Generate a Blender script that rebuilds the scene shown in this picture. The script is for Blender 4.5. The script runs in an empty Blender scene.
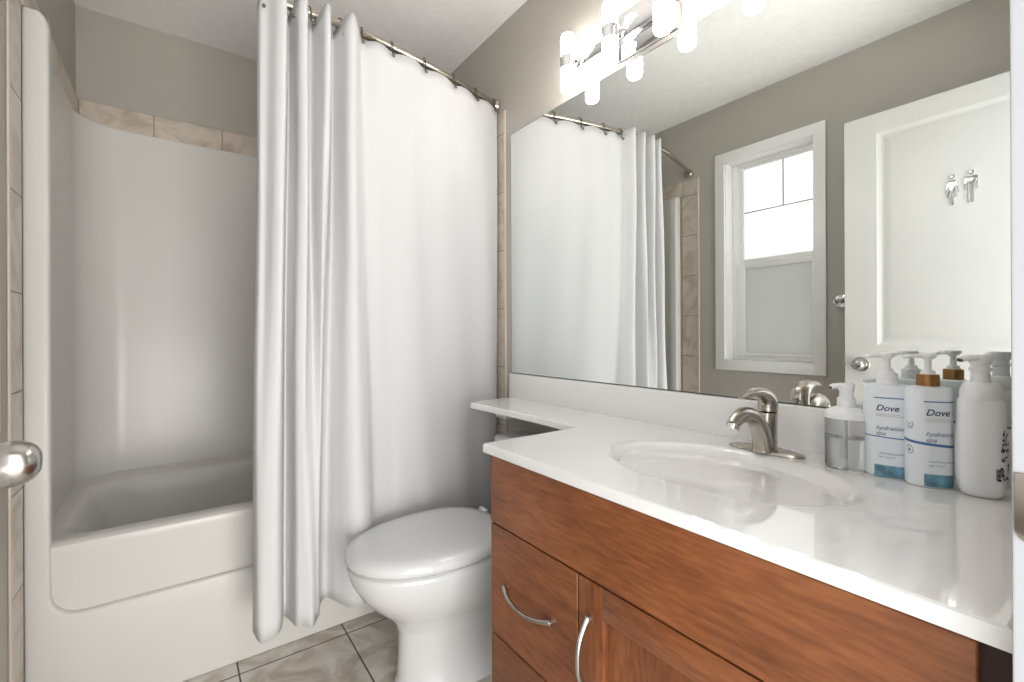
import bpy, bmesh, math, random
from mathutils import Vector, Matrix
random.seed(4)
C = bpy.context.scene.collection
PI = math.pi

# ------------------------------------------------------------------ camera, world, exposure
YAW = math.radians(34.192)
cam_d = bpy.data.cameras.new('camera'); cam = bpy.data.objects.new('camera', cam_d); C.objects.link(cam)
cam_d.sensor_width = 36; cam_d.sensor_fit = 'HORIZONTAL'; cam_d.lens = 447.18/1024*36
cam_d.shift_x = (512-481.9)/1024; cam_d.shift_y = -(341-334.3)/1024
cam_d.clip_start = 0.01
cam.matrix_world = (Matrix.Translation((0, 0, 1.078)) @ Matrix.Rotation(-YAW, 4, 'Z') @
                    Matrix.Rotation(PI/2, 4, 'X') @ Matrix.Rotation(math.radians(-0.253), 4, 'Z'))
bpy.context.scene.camera = cam
w = bpy.data.worlds.new('world'); bpy.context.scene.world = w; w.use_nodes = True
w.node_tree.nodes['Background'].inputs[0].default_value = (0.97, 0.985, 1.0, 1)
w.node_tree.nodes['Background'].inputs[1].default_value = 1.9
vs = bpy.context.scene.view_settings
vs.view_transform = 'Standard'; vs.look = 'None'; vs.gamma = 1; vs.use_curve_mapping = False
vs.exposure = 0.68
LAMP = 14.0
hl = bpy.data.lights.new('added_hall_fill', 'AREA'); hl.shape = 'RECTANGLE'; hl.size = 2.0; hl.size_y = 1.2; hl.energy = 56; hl.color = (1, .97, .93)  # added unseen fill behind the camera, aimed up to brighten ceiling and tub
hlo = bpy.data.objects.new('added_hall_fill', hl); C.objects.link(hlo)
hlo.location = (0.0, -1.7, .45); hlo.rotation_euler = (math.radians(128), 0, 0)

# ------------------------------------------------------------------ room numbers (metres, floor at z = 0, camera at x = y = 0)
W, L, YA, YB, ZC = 1.184, -0.345, 1.672, 2.46, 2.441
YN, YO = 0.0585, -0.065          # inner / outer face of the doorway wall
JR, JL = 0.573, -0.165          # right / left side of the doorway

# ------------------------------------------------------------------ materials
def nodes(name):
    m = bpy.data.materials.new(name); m.use_nodes = True
    return m, m.node_tree, m.node_tree.nodes['Principled BSDF']
def lnk(t, a, b): t.links.new(a, b)
def plain(name, col, rough=.5, metal=0, spec=.5, coat=0, noise=0, nscale=8, bump=0, bscale=60, sss=0, trans=0, ior=1.5, emit=0, stretch=None):
    m, t, p = nodes(name)
    p.inputs['Base Color'].default_value = (*col, 1); p.inputs['Roughness'].default_value = rough
    p.inputs['Metallic'].default_value = metal; p.inputs['Specular IOR Level'].default_value = spec
    p.inputs['Coat Weight'].default_value = coat; p.inputs['Transmission Weight'].default_value = trans; p.inputs['IOR'].default_value = ior
    if sss: p.inputs['Subsurface Weight'].default_value = sss; p.inputs['Subsurface Scale'].default_value = .01
    if emit: p.inputs['Emission Color'].default_value = (*col, 1); p.inputs['Emission Strength'].default_value = emit
    tc = t.nodes.new('ShaderNodeTexCoord'); mp = t.nodes.new('ShaderNodeMapping'); lnk(t, tc.outputs['Object'], mp.inputs[0])
    if stretch: mp.inputs['Scale'].default_value = stretch
    if noise:
        n = t.nodes.new('ShaderNodeTexNoise'); n.inputs['Scale'].default_value = nscale; n.inputs['Detail'].default_value = 4
        lnk(t, mp.outputs[0], n.inputs['Vector'])
        r = t.nodes.new('ShaderNodeValToRGB'); r.color_ramp.elements[0].position = .3; r.color_ramp.elements[1].position = .7
        r.color_ramp.elements[0].color = (*[c*(1-noise) for c in col], 1); r.color_ramp.elements[1].color = (*[min(1, c*(1+noise)) for c in col], 1)
        lnk(t, n.outputs[0], r.inputs[0]); lnk(t, r.outputs[0], p.inputs['Base Color'])
    if bump:
        n = t.nodes.new('ShaderNodeTexNoise'); n.inputs['Scale'].default_value = bscale; n.inputs['Detail'].default_value = 3
        lnk(t, mp.outputs[0], n.inputs['Vector'])
        b = t.nodes.new('ShaderNodeBump'); b.inputs['Strength'].default_value = bump; b.inputs['Distance'].default_value = .002
        lnk(t, n.outputs[0], b.inputs['Height']); lnk(t, b.outputs[0], p.inputs['Normal'])
    return m
M = {}
M['paint'] = plain('taupe_paint', (.45, .42, .375), .55, noise=.015, bump=.12, bscale=250)
M['ceil'] = plain('ceiling_texture', (.90, .89, .875), .8, noise=.03, nscale=30, bump=.35, bscale=45)
M['trim'] = plain('white_trim_paint', (.88, .88, .87), .3, noise=.01)
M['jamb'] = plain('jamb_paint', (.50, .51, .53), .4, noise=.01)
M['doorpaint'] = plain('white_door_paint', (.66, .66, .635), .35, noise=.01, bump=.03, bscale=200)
M['acrylic'] = plain('tub_acrylic', (.70, .685, .65), .26, spec=.28, noise=.01, nscale=3)
M['ceramic'] = plain('white_ceramic', (.62, .62, .62), .08, coat=.5, noise=.008)
M['marble'] = plain('cultured_marble', (.86, .85, .835), .06, coat=.5, noise=.006, nscale=5)
M['chrome'] = plain('chrome', (.82, .82, .83), .07, metal=1, noise=.02)
M['nickel'] = plain('brushed_nickel', (.50, .46, .41), .24, metal=1, noise=.06, nscale=40)
M['satin'] = plain('satin_nickel', (.50, .48, .455), .22, metal=1, noise=.03)
M['bronze'] = plain('dark_metal', (.16, .14, .12), .3, metal=1, noise=.1)
M['rod'] = plain('rod_metal', (.48, .43, .37), .2, metal=1, noise=.05)
M['strike'] = plain('strike_metal', (.36, .32, .28), .35, metal=1, noise=.05)
M['mirror'] = plain('mirror_silver', (.90, .93, .915), .0, metal=1)
M['mirroredge'] = plain('mirror_edge', (.10, .11, .10), .3, noise=.1)
M['plastic'] = plain('white_plastic', (.90, .91, .92), .28, noise=.01)
M['matplastic'] = plain('pearly_bottle_plastic', (.86, .90, .95), .3, noise=.01)
M['foamplastic'] = plain('white_foam_bottle_plastic', (.92, .93, .95), .3, noise=.01)
M['gold'] = plain('copper_gold_collar', (.33, .17, .06), .32, metal=.75, noise=.05)
M['ink'] = plain('navy_ink', (.03, .04, .13), .5, noise=.02)
M['grey_ink'] = plain('grey_ink', (.20, .24, .34), .5, noise=.02)
M['tan_ink'] = plain('tan_ink', (.55, .45, .33), .5, noise=.02)
M['blue_ink'] = plain('blue_ink', (.08, .20, .45), .4, noise=.1, nscale=60)
M['teal_ink'] = plain('teal_blue_print', (.16, .34, .46), .4, noise=.6, nscale=45)
M['green_ink'] = plain('green_ink', (.10, .28, .10), .5, noise=.02)
M['black_ink'] = plain('black_ink', (.05, .05, .07), .5, noise=.1)
M['frost'] = plain('opal_tube', (1.0, .965, .92), .3, emit=LAMP)
M['dark'] = plain('dark_rubber', (.03, .03, .03), .6, noise=.1)
M['melamine'] = plain('white_melamine', (.70, .70, .70), .35, noise=.01)
M['liquid'] = plain('clear_soap', (.95, .96, .96), .02, trans=1, ior=1.36, noise=.01)
def glass(name, tint=(1, 1, 1)):
    m, t, p = nodes(name)
    p.inputs['Base Color'].default_value = (*tint, 1); p.inputs['Transmission Weight'].default_value = 1; p.inputs['Roughness'].default_value = .01; p.inputs['IOR'].default_value = 1.48
    return m
M['glass'] = glass('clear_glass', (.93, .95, .95))
def frosted(name, col):
    m, t, p = nodes(name)
    tr = t.nodes.new('ShaderNodeBsdfTranslucent'); tr.inputs[0].default_value = (*col, 1)
    n = t.nodes.new('ShaderNodeTexNoise'); n.inputs['Scale'].default_value = 150
    b = t.nodes.new('ShaderNodeBump'); b.inputs['Strength'].default_value = .1; lnk(t, n.outputs[0], b.inputs['Height']); lnk(t, b.outputs[0], tr.inputs['Normal'])
    p.inputs['Base Color'].default_value = (.5, .5, .5, 1); p.inputs['Roughness'].default_value = .35
    mx = t.nodes.new('ShaderNodeMixShader'); mx.inputs[0].default_value = .88
    lnk(t, p.outputs[0], mx.inputs[1]); lnk(t, tr.outputs[0], mx.inputs[2]); lnk(t, mx.outputs[0], t.nodes['Material Output'].inputs[0])
    return m
M['pane_hi'] = frosted('frosted_glass', (.775, .76, .745)); M['pane_lo'] = frosted('frosted_glass_screen_dimmed', (.445, .435, .42))  # lower colour holds the dimming of an insect screen that is not modelled
def curtain_mat():
    m, t, p = nodes('curtain_cloth')
    p.inputs['Base Color'].default_value = (.735, .735, .74, 1); p.inputs['Roughness'].default_value = .85; p.inputs['Specular IOR Level'].default_value = .15
    tr = t.nodes.new('ShaderNodeBsdfTranslucent'); tr.inputs[0].default_value = (.78, .78, .78, 1)
    tc = t.nodes.new('ShaderNodeTexCoord'); wv = t.nodes.new('ShaderNodeTexNoise'); wv.inputs['Scale'].default_value = 9; wv.inputs['Detail'].default_value = 5
    lnk(t, tc.outputs['Object'], wv.inputs['Vector'])
    b = t.nodes.new('ShaderNodeBump'); b.inputs['Strength'].default_value = .25; b.inputs['Distance'].default_value = .01
    lnk(t, wv.outputs[0], b.inputs['Height']); lnk(t, b.outputs[0], p.inputs['Normal'])
    mx = t.nodes.new('ShaderNodeMixShader'); mx.inputs[0].default_value = .22
    lnk(t, p.outputs[0], mx.inputs[1]); lnk(t, tr.outputs[0], mx.inputs[2]); lnk(t, mx.outputs[0], t.nodes['Material Output'].inputs[0])
    return m
M['curtain'] = curtain_mat()
def wood(name, axis):     # axis: the grain direction, 'Y' horizontal along the front, 'Z' upright
    m, t, p = nodes(name)
    tc = t.nodes.new('ShaderNodeTexCoord'); mp = t.nodes.new('ShaderNodeMapping'); lnk(t, tc.outputs['Object'], mp.inputs[0])
    rot = mp.inputs['Rotation']
    mp.inputs['Scale'].default_value = (6, 1.0, 7) if axis == 'Y' else (6, 7, 1.0)
    if axis == 'Y': rot.default_value = (math.radians(14), 0, 0)
    n1 = t.nodes.new('ShaderNodeTexNoise'); n1.inputs['Scale'].default_value = 2.2; n1.inputs['Detail'].default_value = 6; n1.inputs['Distortion'].default_value = .8
    n2 = t.nodes.new('ShaderNodeTexNoise'); n2.inputs['Scale'].default_value = 22; n2.inputs['Detail'].default_value = 6
    n3 = t.nodes.new('ShaderNodeTexNoise'); n3.inputs['Scale'].default_value = 5; n3.inputs['Detail'].default_value = 2
    lnk(t, mp.outputs[0], n1.inputs['Vector']); lnk(t, mp.outputs[0], n2.inputs['Vector']); lnk(t, tc.outputs['Object'], n3.inputs['Vector'])
    a = t.nodes.new('ShaderNodeMath'); a.operation = 'MULTIPLY_ADD'; a.inputs[1].default_value = .42
    lnk(t, n2.outputs[0], a.inputs[0]); 
    a0 = t.nodes.new('ShaderNodeMath'); a0.operation = 'MULTIPLY'; a0.inputs[1].default_value = .38; lnk(t, n1.outputs[0], a0.inputs[0]); lnk(t, a0.outputs[0], a.inputs[2])
    a2 = t.nodes.new('ShaderNodeMath'); a2.operation = 'MULTIPLY_ADD'; a2.inputs[1].default_value = .2; lnk(t, n3.outputs[0], a2.inputs[0]); lnk(t, a.outputs[0], a2.inputs[2])
    r = t.nodes.new('ShaderNodeValToRGB'); e = r.color_ramp.elements
    e[0].position = .36; e[0].color = (.105, .031, .010, 1); e[1].position = .66; e[1].color = (.27, .096, .032, 1)
    k = e.new(.50); k.color = (.185, .058, .018, 1)
    lnk(t, a2.outputs[0], r.inputs[0]); lnk(t, r.outputs[0], p.inputs['Base Color'])
    p.inputs['Roughness'].default_value = .33; p.inputs['Coat Weight'].default_value = .15
    return m
M['woodh'] = wood('stained_maple_across', 'Y'); M['woodv'] = wood('stained_maple_upright', 'Z')
M['darkbrown'] = plain('near_black_brown', (.05, .018, .008), .6, noise=.2)
def stone(name, c0, c1, grid=None, rough=.3):
    m, t, p = nodes(name)
    g = t.nodes.new('ShaderNodeNewGeometry')
    n = t.nodes.new('ShaderNodeTexNoise'); n.inputs['Scale'].default_value = 7; n.inputs['Detail'].default_value = 7; n.inputs['Distortion'].default_value = 1.6
    lnk(t, g.outputs['Position'], n.inputs['Vector'])
    r = t.nodes.new('ShaderNodeValToRGB'); e = r.color_ramp.elements
    e[0].position = .34; e[0].color = (*c0, 1); e[1].position = .58; e[1].color = (*c1, 1)
    lnk(t, n.outputs[0], r.inputs[0]); out = r.outputs[0]
    if grid:
        sx = t.nodes.new('ShaderNodeSeparateXYZ'); lnk(t, g.outputs['Position'], sx.inputs[0])
        ms = []
        for ax, (o, pitch) in zip('XY', grid):
            a = t.nodes.new('ShaderNodeMath'); a.operation = 'SUBTRACT'; a.inputs[1].default_value = o; lnk(t, sx.outputs[ax], a.inputs[0])
            b = t.nodes.new('ShaderNodeMath'); b.operation = 'PINGPONG'; b.inputs[1].default_value = pitch/2; lnk(t, a.outputs[0], b.inputs[0])
            ms.append(b)
        mn = t.nodes.new('ShaderNodeMath'); mn.operation = 'MINIMUM'; lnk(t, ms[0].outputs[0], mn.inputs[0]); lnk(t, ms[1].outputs[0], mn.inputs[1])
        mr = t.nodes.new('ShaderNodeMapRange'); mr.inputs['From Min'].default_value = .0016; mr.inputs['From Max'].default_value = .0030; lnk(t, mn.outputs[0], mr.inputs[0])
        mx = t.nodes.new('ShaderNodeMix'); mx.data_type = 'RGBA'; mx.inputs[6].default_value = (.085, .065, .05, 1)
        lnk(t, mr.outputs[0], mx.inputs[0]); lnk(t, out, mx.inputs[7]); out = mx.outputs[2]
        bp = t.nodes.new('ShaderNodeBump'); bp.inputs['Distance'].default_value = .002; lnk(t, mr.outputs[0], bp.inputs['Height']); lnk(t, bp.outputs[0], p.inputs['Normal'])
    lnk(t, out, p.inputs['Base Color']); p.inputs['Roughness'].default_value = rough
    return m
M['floor'] = stone('floor_tile', (.48, .41, .34), (.74, .70, .64), grid=((.157, .343), (1.612, .343)), rough=.35)
M['tile'] = stone('beige_wall_tile', (.46, .39, .31), (.62, .55, .47))
M['bullnose'] = plain('bullnose_edge', (.66, .58, .50), .3, noise=.03)
M['grout'] = plain('wall_grout', (.32, .26, .21), .9, noise=.05)

# ------------------------------------------------------------------ helpers
OFF = {}
def finish(bm, sharp=35):
    bmesh.ops.remove_doubles(bm, verts=bm.verts, dist=1e-6)
    bmesh.ops.recalc_face_normals(bm, faces=bm.faces)
    for f in bm.faces: f.smooth = True
    for e in bm.edges:
        if len(e.link_faces) == 2: e.smooth = e.calc_face_angle(0) < math.radians(sharp)
def obj(name, bm, mat, parent=None, sharp=35, base=None, recalc=True):
    """bm in world coordinates; links it as ONE mesh object"""
    if recalc: finish(bm, sharp)
    off = OFF[parent.name] if parent else Vector(base or (0, 0, 0))
    bmesh.ops.translate(bm, verts=bm.verts, vec=-off)
    me = bpy.data.meshes.new(name); bm.to_mesh(me); bm.free()
    for m in (mat if isinstance(mat, (list, tuple)) else [mat]): me.materials.append(M[m])
    o = bpy.data.objects.new(name, me); C.objects.link(o)
    if parent: o.parent = parent
    else: o.location = off
    OFF[o.name] = off.copy()
    return o
def thing(name, label, cat, loc, group=None, kind=None):
    o = bpy.data.objects.new(name, None); C.objects.link(o); o.location = loc; o.empty_display_size = .05
    OFF[o.name] = Vector(loc); tag(o, label, cat, group, kind); return o
def tag(o, label, cat, group=None, kind=None):
    o['label'] = label; o['category'] = cat
    if group: o['group'] = group
    if kind: o['kind'] = kind
    return o
def struct(name, bm, mat, **k):
    o = obj(name, bm, mat, **k); o['kind'] = 'structure'; return o
def BM(): return bmesh.new()
def box(bm, x0, x1, y0, y1, z0, z1, bev=0, seg=2, mi=0):
    t = bmesh.new()
    bmesh.ops.create_cube(t, size=1)
    bmesh.ops.scale(t, verts=t.verts, vec=(x1-x0, y1-y0, z1-z0)); bmesh.ops.translate(t, verts=t.verts, vec=((x0+x1)/2, (y0+y1)/2, (z0+z1)/2))
    if bev: bmesh.ops.bevel(t, geom=list(t.edges), offset=bev, segments=seg, profile=.5, affect='EDGES')
    merge(bm, t, mi); return bm
def merge(bm, t, mi=0):
    mp = {v: bm.verts.new(v.co) for v in t.verts}
    for f in t.faces:
        try: nf = bm.faces.new([mp[v] for v in f.verts]); nf.material_index = mi
        except ValueError: pass
    t.free()
def loft(bm, rings, cap0=True, cap1=True, closed=True, mi=0):
    R = [[bm.verts.new(p) for p in r] for r in rings]
    n = len(R[0])
    for a, b in zip(R, R[1:]):
        for i in range(n if closed else n-1):
            j = (i+1) % n
            f = bm.faces.new((a[i], a[j], b[j], b[i])); f.material_index = mi
    if cap0: bm.faces.new(R[0][::-1]).material_index = mi
    if cap1: bm.faces.new(R[-1]).material_index = mi
    return R
def catmull(P, n):
    P = [Vector(p) for p in P]; out = []
    Q = [2*P[0]-P[1]] + P + [2*P[-1]-P[-2]]
    for i in range(len(P)-1):
        p0, p1, p2, p3 = Q[i:i+4]
        for k in range(n):
            t = k/n
            out.append(.5*((2*p1)+(p2-p0)*t+(2*p0-5*p1+4*p2-p3)*t*t+(3*p1-p0-3*p2+p3)*t**3))
    out.append(P[-1]); return out
def sweep(bm, path, rad, n=12, up=(0, 0, 1), cap=True, mi=0):
    """rad: list of (side, up) radii per point or one number"""
    path = [Vector(p) for p in path]; rings = []
    for i, p in enumerate(path):
        t = (path[min(i+1, len(path)-1)]-path[max(i-1, 0)]).normalized()
        s = t.cross(Vector(up)); s = s.normalized() if s.length > 1e-4 else Vector((0, 1, 0)); u = s.cross(t).normalized()
        r = rad[i] if isinstance(rad, (list, tuple)) else rad
        rs, ru = r if isinstance(r, (list, tuple)) else (r, r)
        rings.append([p+s*rs*math.cos(a)+u*ru*math.sin(a) for a in [2*PI*k/n for k in range(n)]])
    loft(bm, rings, cap, cap, mi=mi)
def lathe(bm, prof, c, axis='Z', n=32, sx=1, sy=1, ang=0, mi=0):
    """prof: (r, h) list; c centre; closed with caps"""
    rings = []
    for r, h in prof:
        ring = []
        for k in range(n):
            a = 2*PI*k/n; x, y = r*math.cos(a)*sx, r*math.sin(a)*sy
            x, y = x*math.cos(ang)-y*math.sin(ang), x*math.sin(ang)+y*math.cos(ang)
            v = {'Z': (x, y, h), 'X': (h, x, y), 'Y': (x, h, y)}[axis]
            ring.append(Vector(c)+Vector(v))
        rings.append(ring)
    loft(bm, rings, mi=mi)
def prism(bm, poly, plane, a, b, bev=0, mi=0):
    """poly: 2D outline; plane 'XY','XZ','YZ'; extruded from a to b"""
    def v(p, h): return {'XY': (p[0], p[1], h), 'XZ': (p[0], h, p[1]), 'YZ': (h, p[0], p[1])}[plane]
    t = bmesh.new(); A = [t.verts.new(v(p, a)) for p in poly]; B = [t.verts.new(v(p, b)) for p in poly]; n = len(poly)
    for i in range(n): t.faces.new((A[i], A[(i+1) % n], B[(i+1) % n], B[i]))
    fa = t.faces.new(A[::-1]); fb = t.faces.new(B)
    if bev:
        bmesh.ops.recalc_face_normals(t, faces=t.faces)
        ed = [e for e in t.edges if (e.verts[0] in A and e.verts[1] in A) or (e.verts[0] in B and e.verts[1] in B)]
        bmesh.ops.bevel(t, geom=ed, offset=bev, segments=3, profile=.5, affect='EDGES')
    bmesh.ops.triangulate(t, faces=[f for f in t.faces if len(f.verts) > 4])
    merge(bm, t, mi)
def arc(cx, cy, r, a0, a1, n=8):
    return [(cx+r*math.cos(math.radians(a0+(a1-a0)*k/n)), cy+r*math.sin(math.radians(a0+(a1-a0)*k/n))) for k in range(n+1)]
def wall_with_hole(bm, axis, pos, th, a0, a1, z0, z1, h=None):
    """axis 'X': wall lies in x = pos..pos+th, spans y a0..a1 ; 'Y' the other way"""
    segs = [(a0, a1, z0, z1)] if not h else [(a0, h[0], z0, z1), (h[1], a1, z0, z1), (h[0], h[1], z0, h[2]), (h[0], h[1], h[3], z1)]
    for p0, p1, q0, q1 in segs:
        if p1-p0 < 1e-4 or q1-q0 < 1e-4: continue
        if axis == 'X': box(bm, min(pos, pos+th), max(pos, pos+th), p0, p1, q0, q1)
        else: box(bm, p0, p1, min(pos, pos+th), max(pos, pos+th), q0, q1)

# ------------------------------------------------------------------ the setting
WY0, WY1, WZ0, WZ1 = .932, 1.392, .910, 2.092       # window opening in the left wall
b = BM(); box(b, L-.15, W+.12, -1.6, YB+.1, -.06, 0); struct('floor', b, 'floor')
b = BM(); box(b, L-.15, W+.12, YO, YB+.1, ZC, ZC+.06); struct('ceiling', b, 'ceil')
b = BM(); wall_with_hole(b, 'X', L, -.15, YO, YB+.1, 0, ZC, (WY0, WY1, WZ0, WZ1)); struct('wall_left', b, 'paint')
b = BM(); wall_with_hole(b, 'X', W, .12, YO, YB+.1, 0, ZC); struct('wall_right', b, 'paint')
b = BM(); wall_with_hole(b, 'Y', YB, .1, L, W, 0, ZC); struct('wall_back', b, 'paint')
b = BM(); wall_with_hole(b, 'Y', YN, YO-YN, L, W, 0, ZC, (JL-.02, JR+.02, 0, 2.075)); struct('wall_front', b, 'paint')
# door lining of the doorway, with the stop strip
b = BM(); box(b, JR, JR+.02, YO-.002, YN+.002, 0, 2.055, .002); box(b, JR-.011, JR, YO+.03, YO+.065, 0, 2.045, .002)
tr = struct('trim_1', b, 'jamb'); tag(tr, 'white painted door jamb at the right edge of the picture', 'door jamb')
b = BM()
pl = arc(.032, .962-.004, .004, 90, 90, 1)
poly = [(YN-.030, .962), (YN+.0005, .962), (YN+.0005, .916)] + arc(YN-.010, .916, .0105, 0, -90, 6) + [(YN-.030, .9055)]
prism(b, poly, 'YZ', JR-.0025, JR+.001, .0006); box(b, JR-.003, JR-.0022, YN-.024, YN-.012, .922, .948)
sp = obj('strike_plate', b, 'strike', parent=tr); sp['label'] = 'brushed metal strike plate with rounded lower corner'
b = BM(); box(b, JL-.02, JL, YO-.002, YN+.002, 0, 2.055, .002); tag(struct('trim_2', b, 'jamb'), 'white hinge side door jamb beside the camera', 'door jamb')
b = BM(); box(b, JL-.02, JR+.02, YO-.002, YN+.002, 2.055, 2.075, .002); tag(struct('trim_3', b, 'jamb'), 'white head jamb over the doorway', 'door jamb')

# tile borders round the tub unit : one tile = one slab, grout behind
TZ = 2.055
def tile_strip(name, tiles, grout, bull, label):
    b = BM()
    for t in grout: box(b, *t, mi=1)
    for t in tiles: box(b, *t, .0012, 1)
    for t in bull: box(b, *t, .0035, 3, mi=2)
    tag(struct(name, b, ['tile', 'grout', 'bullnose']), label, 'tile border')
zj = [0, .170, .425, .680, .935, 1.190, 1.445, 1.700, 1.955, TZ]
g = .0018
for nm, xw, s, lb in (('trim_4', L, 1, 'beige marbled tile strip up the left wall beside the tub'), ('trim_5', W, -1, 'beige marbled tile strip up the mirror wall beside the curtain')):
    def bx(a, c): return (min(xw+s*a, xw+s*c), max(xw+s*a, xw+s*c))
    ti = [(*bx(0, .0045), 1.560, 1.660, z0+g, z1-g) for z0, z1 in zip(zj, zj[1:])]
    ys = [1.660, 1.925, 2.18, 2.446]
    ti += [(*bx(0, .008), y0+g, y1-g, 1.957, TZ-g) for y0, y1 in zip(ys, ys[1:])]
    tile_strip(nm, ti, [(*bx(0, .0035), 1.558, 1.664, 0, TZ-.001), (*bx(0, .0065), 1.670, YB-.0085, 1.956, TZ-.001)], [(*bx(0, .0065), 1.547, 1.5595, 0, TZ)], lb)
xs = [L+.010, -.085, .177, .437, .697, .957, W-.010]
tile_strip('trim_6', [(x0+g, x1-g, YB-.008, YB, 1.957, TZ-g) for x0, x1 in zip(xs, xs[1:])], [(L+.009, W-.009, YB-.0065, YB, 1.956, TZ-.001)], [], 'beige marbled tile row above the tub back wall')

# ------------------------------------------------------------------ window
win = thing('window_1', 'white framed frosted sash window reflected in the mirror', 'window', (L, 1.162, WZ0), kind='structure')
b = BM()      # casing: mitred picture frame with a stepped outer edge
for (y0, y1, z0, z1) in ((.884, WY0+.004, .861, 2.147), (WY1-.004, 1.442, .861, 2.147), (WY0, WY1, .861, WZ0+.004), (WY0, WY1, WZ1-.004, 2.147)):
    box(b, L, L+.014, y0, y1, z0, z1, .002)
obj('casing', b, 'trim', win)
b = BM()
for (y0, y1, z0, z1) in ((WY0, WY0+.01, WZ0, WZ1), (WY1-.01, WY1, WZ0, WZ1), (WY0, WY1, WZ0, WZ0+.012), (WY0, WY1, WZ1-.01, WZ1)):
    box(b, L-.148, L+.002, y0, y1, z0, z1)
obj('window_jamb', b, 'trim', win)
xg = L-.085
def frame(bm, y0, y1, z0, z1, wl, wr, wb, wt, xa, xb, bev=.003):
    box(bm, xa, xb, y0, y0+wl, z0, z1, bev); box(bm, xa, xb, y1-wr, y1, z0, z1, bev)
    box(bm, xa, xb, y0+wl-.002, y1-wr+.002, z0, z0+wb, bev); box(bm, xa, xb, y0+wl-.002, y1-wr+.002, z1-wt, z1, bev)
b = BM(); frame(b, WY0+.01, WY1-.01, WZ0+.012, WZ1-.01, .014, .032, .022, .020, xg-.03, xg+.012); fr = obj('window_frame', b, 'trim', win)
b = BM(); frame(b, WY0+.024, 1.352, 1.478, 2.064, .008, .030, .036, .016, xg-.02, xg+.004); us = obj('upper_sash', b, 'trim', win)
b = BM(); frame(b, WY0+.024, 1.352, WZ0+.034, 1.486, .018, .042, .020, .030, xg-.008, xg+.018); ls = obj('lower_sash', b, 'trim', win)
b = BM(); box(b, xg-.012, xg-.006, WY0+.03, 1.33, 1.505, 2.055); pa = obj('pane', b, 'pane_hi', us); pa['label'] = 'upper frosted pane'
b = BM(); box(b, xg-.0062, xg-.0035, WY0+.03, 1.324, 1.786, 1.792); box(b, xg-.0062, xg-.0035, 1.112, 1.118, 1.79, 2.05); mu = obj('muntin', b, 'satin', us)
b = BM(); box(b, xg+.002, xg+.007, WY0+.04, 1.312, .962, 1.458); pa = obj('pane', b, 'pane_lo', ls); pa['label'] = 'lower frosted pane, screen dimming in its colour'
b = BM(); box(b, xg+.016, xg+.026, 1.12, 1.17, 1.486, 1.494, .002); obj('sash_lock', b, 'trim', ls)

# ------------------------------------------------------------------ open door with knob
DX = -.190; DT = .035; DY0, DY1, DZ0, DZ1 = .062, .765, .012, 2.042
door = thing('door_1', 'white two panel door standing open along the left wall', 'door', (DX-DT/2, DY0, 0), kind='structure')
def door_face(bm, x, s):
    """moulded face at x, recessing along -s"""
    def V(y, z, d): return bm.verts.new((x-s*d, y, z))
    ys = [DY0, DY0+.115, DY1-.115, DY1]; zs = [DZ0, .235, .885, 1.022, 1.957, DZ1]
    def q(y0, y1, z0, z1): bm.faces.new((V(y0, z0, 0), V(y1, z0, 0), V(y1, z1, 0), V(y0, z1, 0)))
    for i in range(3):
        for j in range(5):
            if i == 1 and j in (1, 3):
                y0, y1, z0, z1 = ys[1], ys[2], zs[j], zs[j+1]; prev = None
                for ins, d in ((0, 0), (.004, .003), (.014, .0075), (.022, .008), (.046, .0035), (.052, .003)):
                    r = [V(y0+ins, z0+ins, d), V(y1-ins, z0+ins, d), V(y1-ins, z1-ins, d), V(y0+ins, z1-ins, d)]
                    if prev:
                        for k in range(4): bm.faces.new((prev[k], prev[(k+1) % 4], r[(k+1) % 4], r[k]))
                    prev = r
                bm.faces.new(prev)
            else: q(ys[i], ys[i+1], zs[j], zs[j+1])
b = BM(); door_face(b, DX, 1); door_face(b, DX-DT, -1)
for y0, y1, z0, z1 in ((DY0, DY0, DZ0, DZ1), (DY1, DY1, DZ0, DZ1)):
    b.faces.new([b.verts.new(p) for p in ((DX, y0, z0), (DX, y0, z1), (DX-DT, y0, z1), (DX-DT, y0, z0))])
for z in (DZ0, DZ1): b.faces.new([b.verts.new(p) for p in ((DX, DY0, z), (DX, DY1, z), (DX-DT, DY1, z), (DX-DT, DY0, z))])
obj('door_leaf', b, 'doorpaint', door, sharp=12)
KY, KZ = .706, .936
b = BM()
lathe(b, [(.0, .0), (.031, .0), (.032, .003), (.029, .007), (.015, .009), (.0125, .012), (.0145, .016), (.0195, .020), (.0235, .026), (.0254, .033), (.0255, .039), (.0243, .045), (.0218, .051), (.0178, .056), (.012, .0592), (.006, .0603), (0, .0605)], (DX, KY, KZ), 'X', 40)
kn = obj('door_knob', b, 'satin', door); kn['label'] = 'round satin nickel knob'
b = BM(); lathe(b, [(0, 0), (.031, 0), (.030, -.006), (.012, -.010), (.0105, -.022), (.020, -.028), (.0255, -.042), (.018, -.056), (0, -.060)], (DX-DT, KY, KZ), 'X', 32); kn2 = obj('door_knob', b, 'satin', door)
b = BM(); box(b, DX-DT+.005, DX-.005, DY1-.001, DY1+.0015, KZ-.028, KZ+.028, .0005, 1); box(b, DX-DT+.011, DX-.011, DY1, DY1+.010, KZ-.009, KZ+.009, .003); obj('latch_plate', b, 'satin', door)

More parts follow.
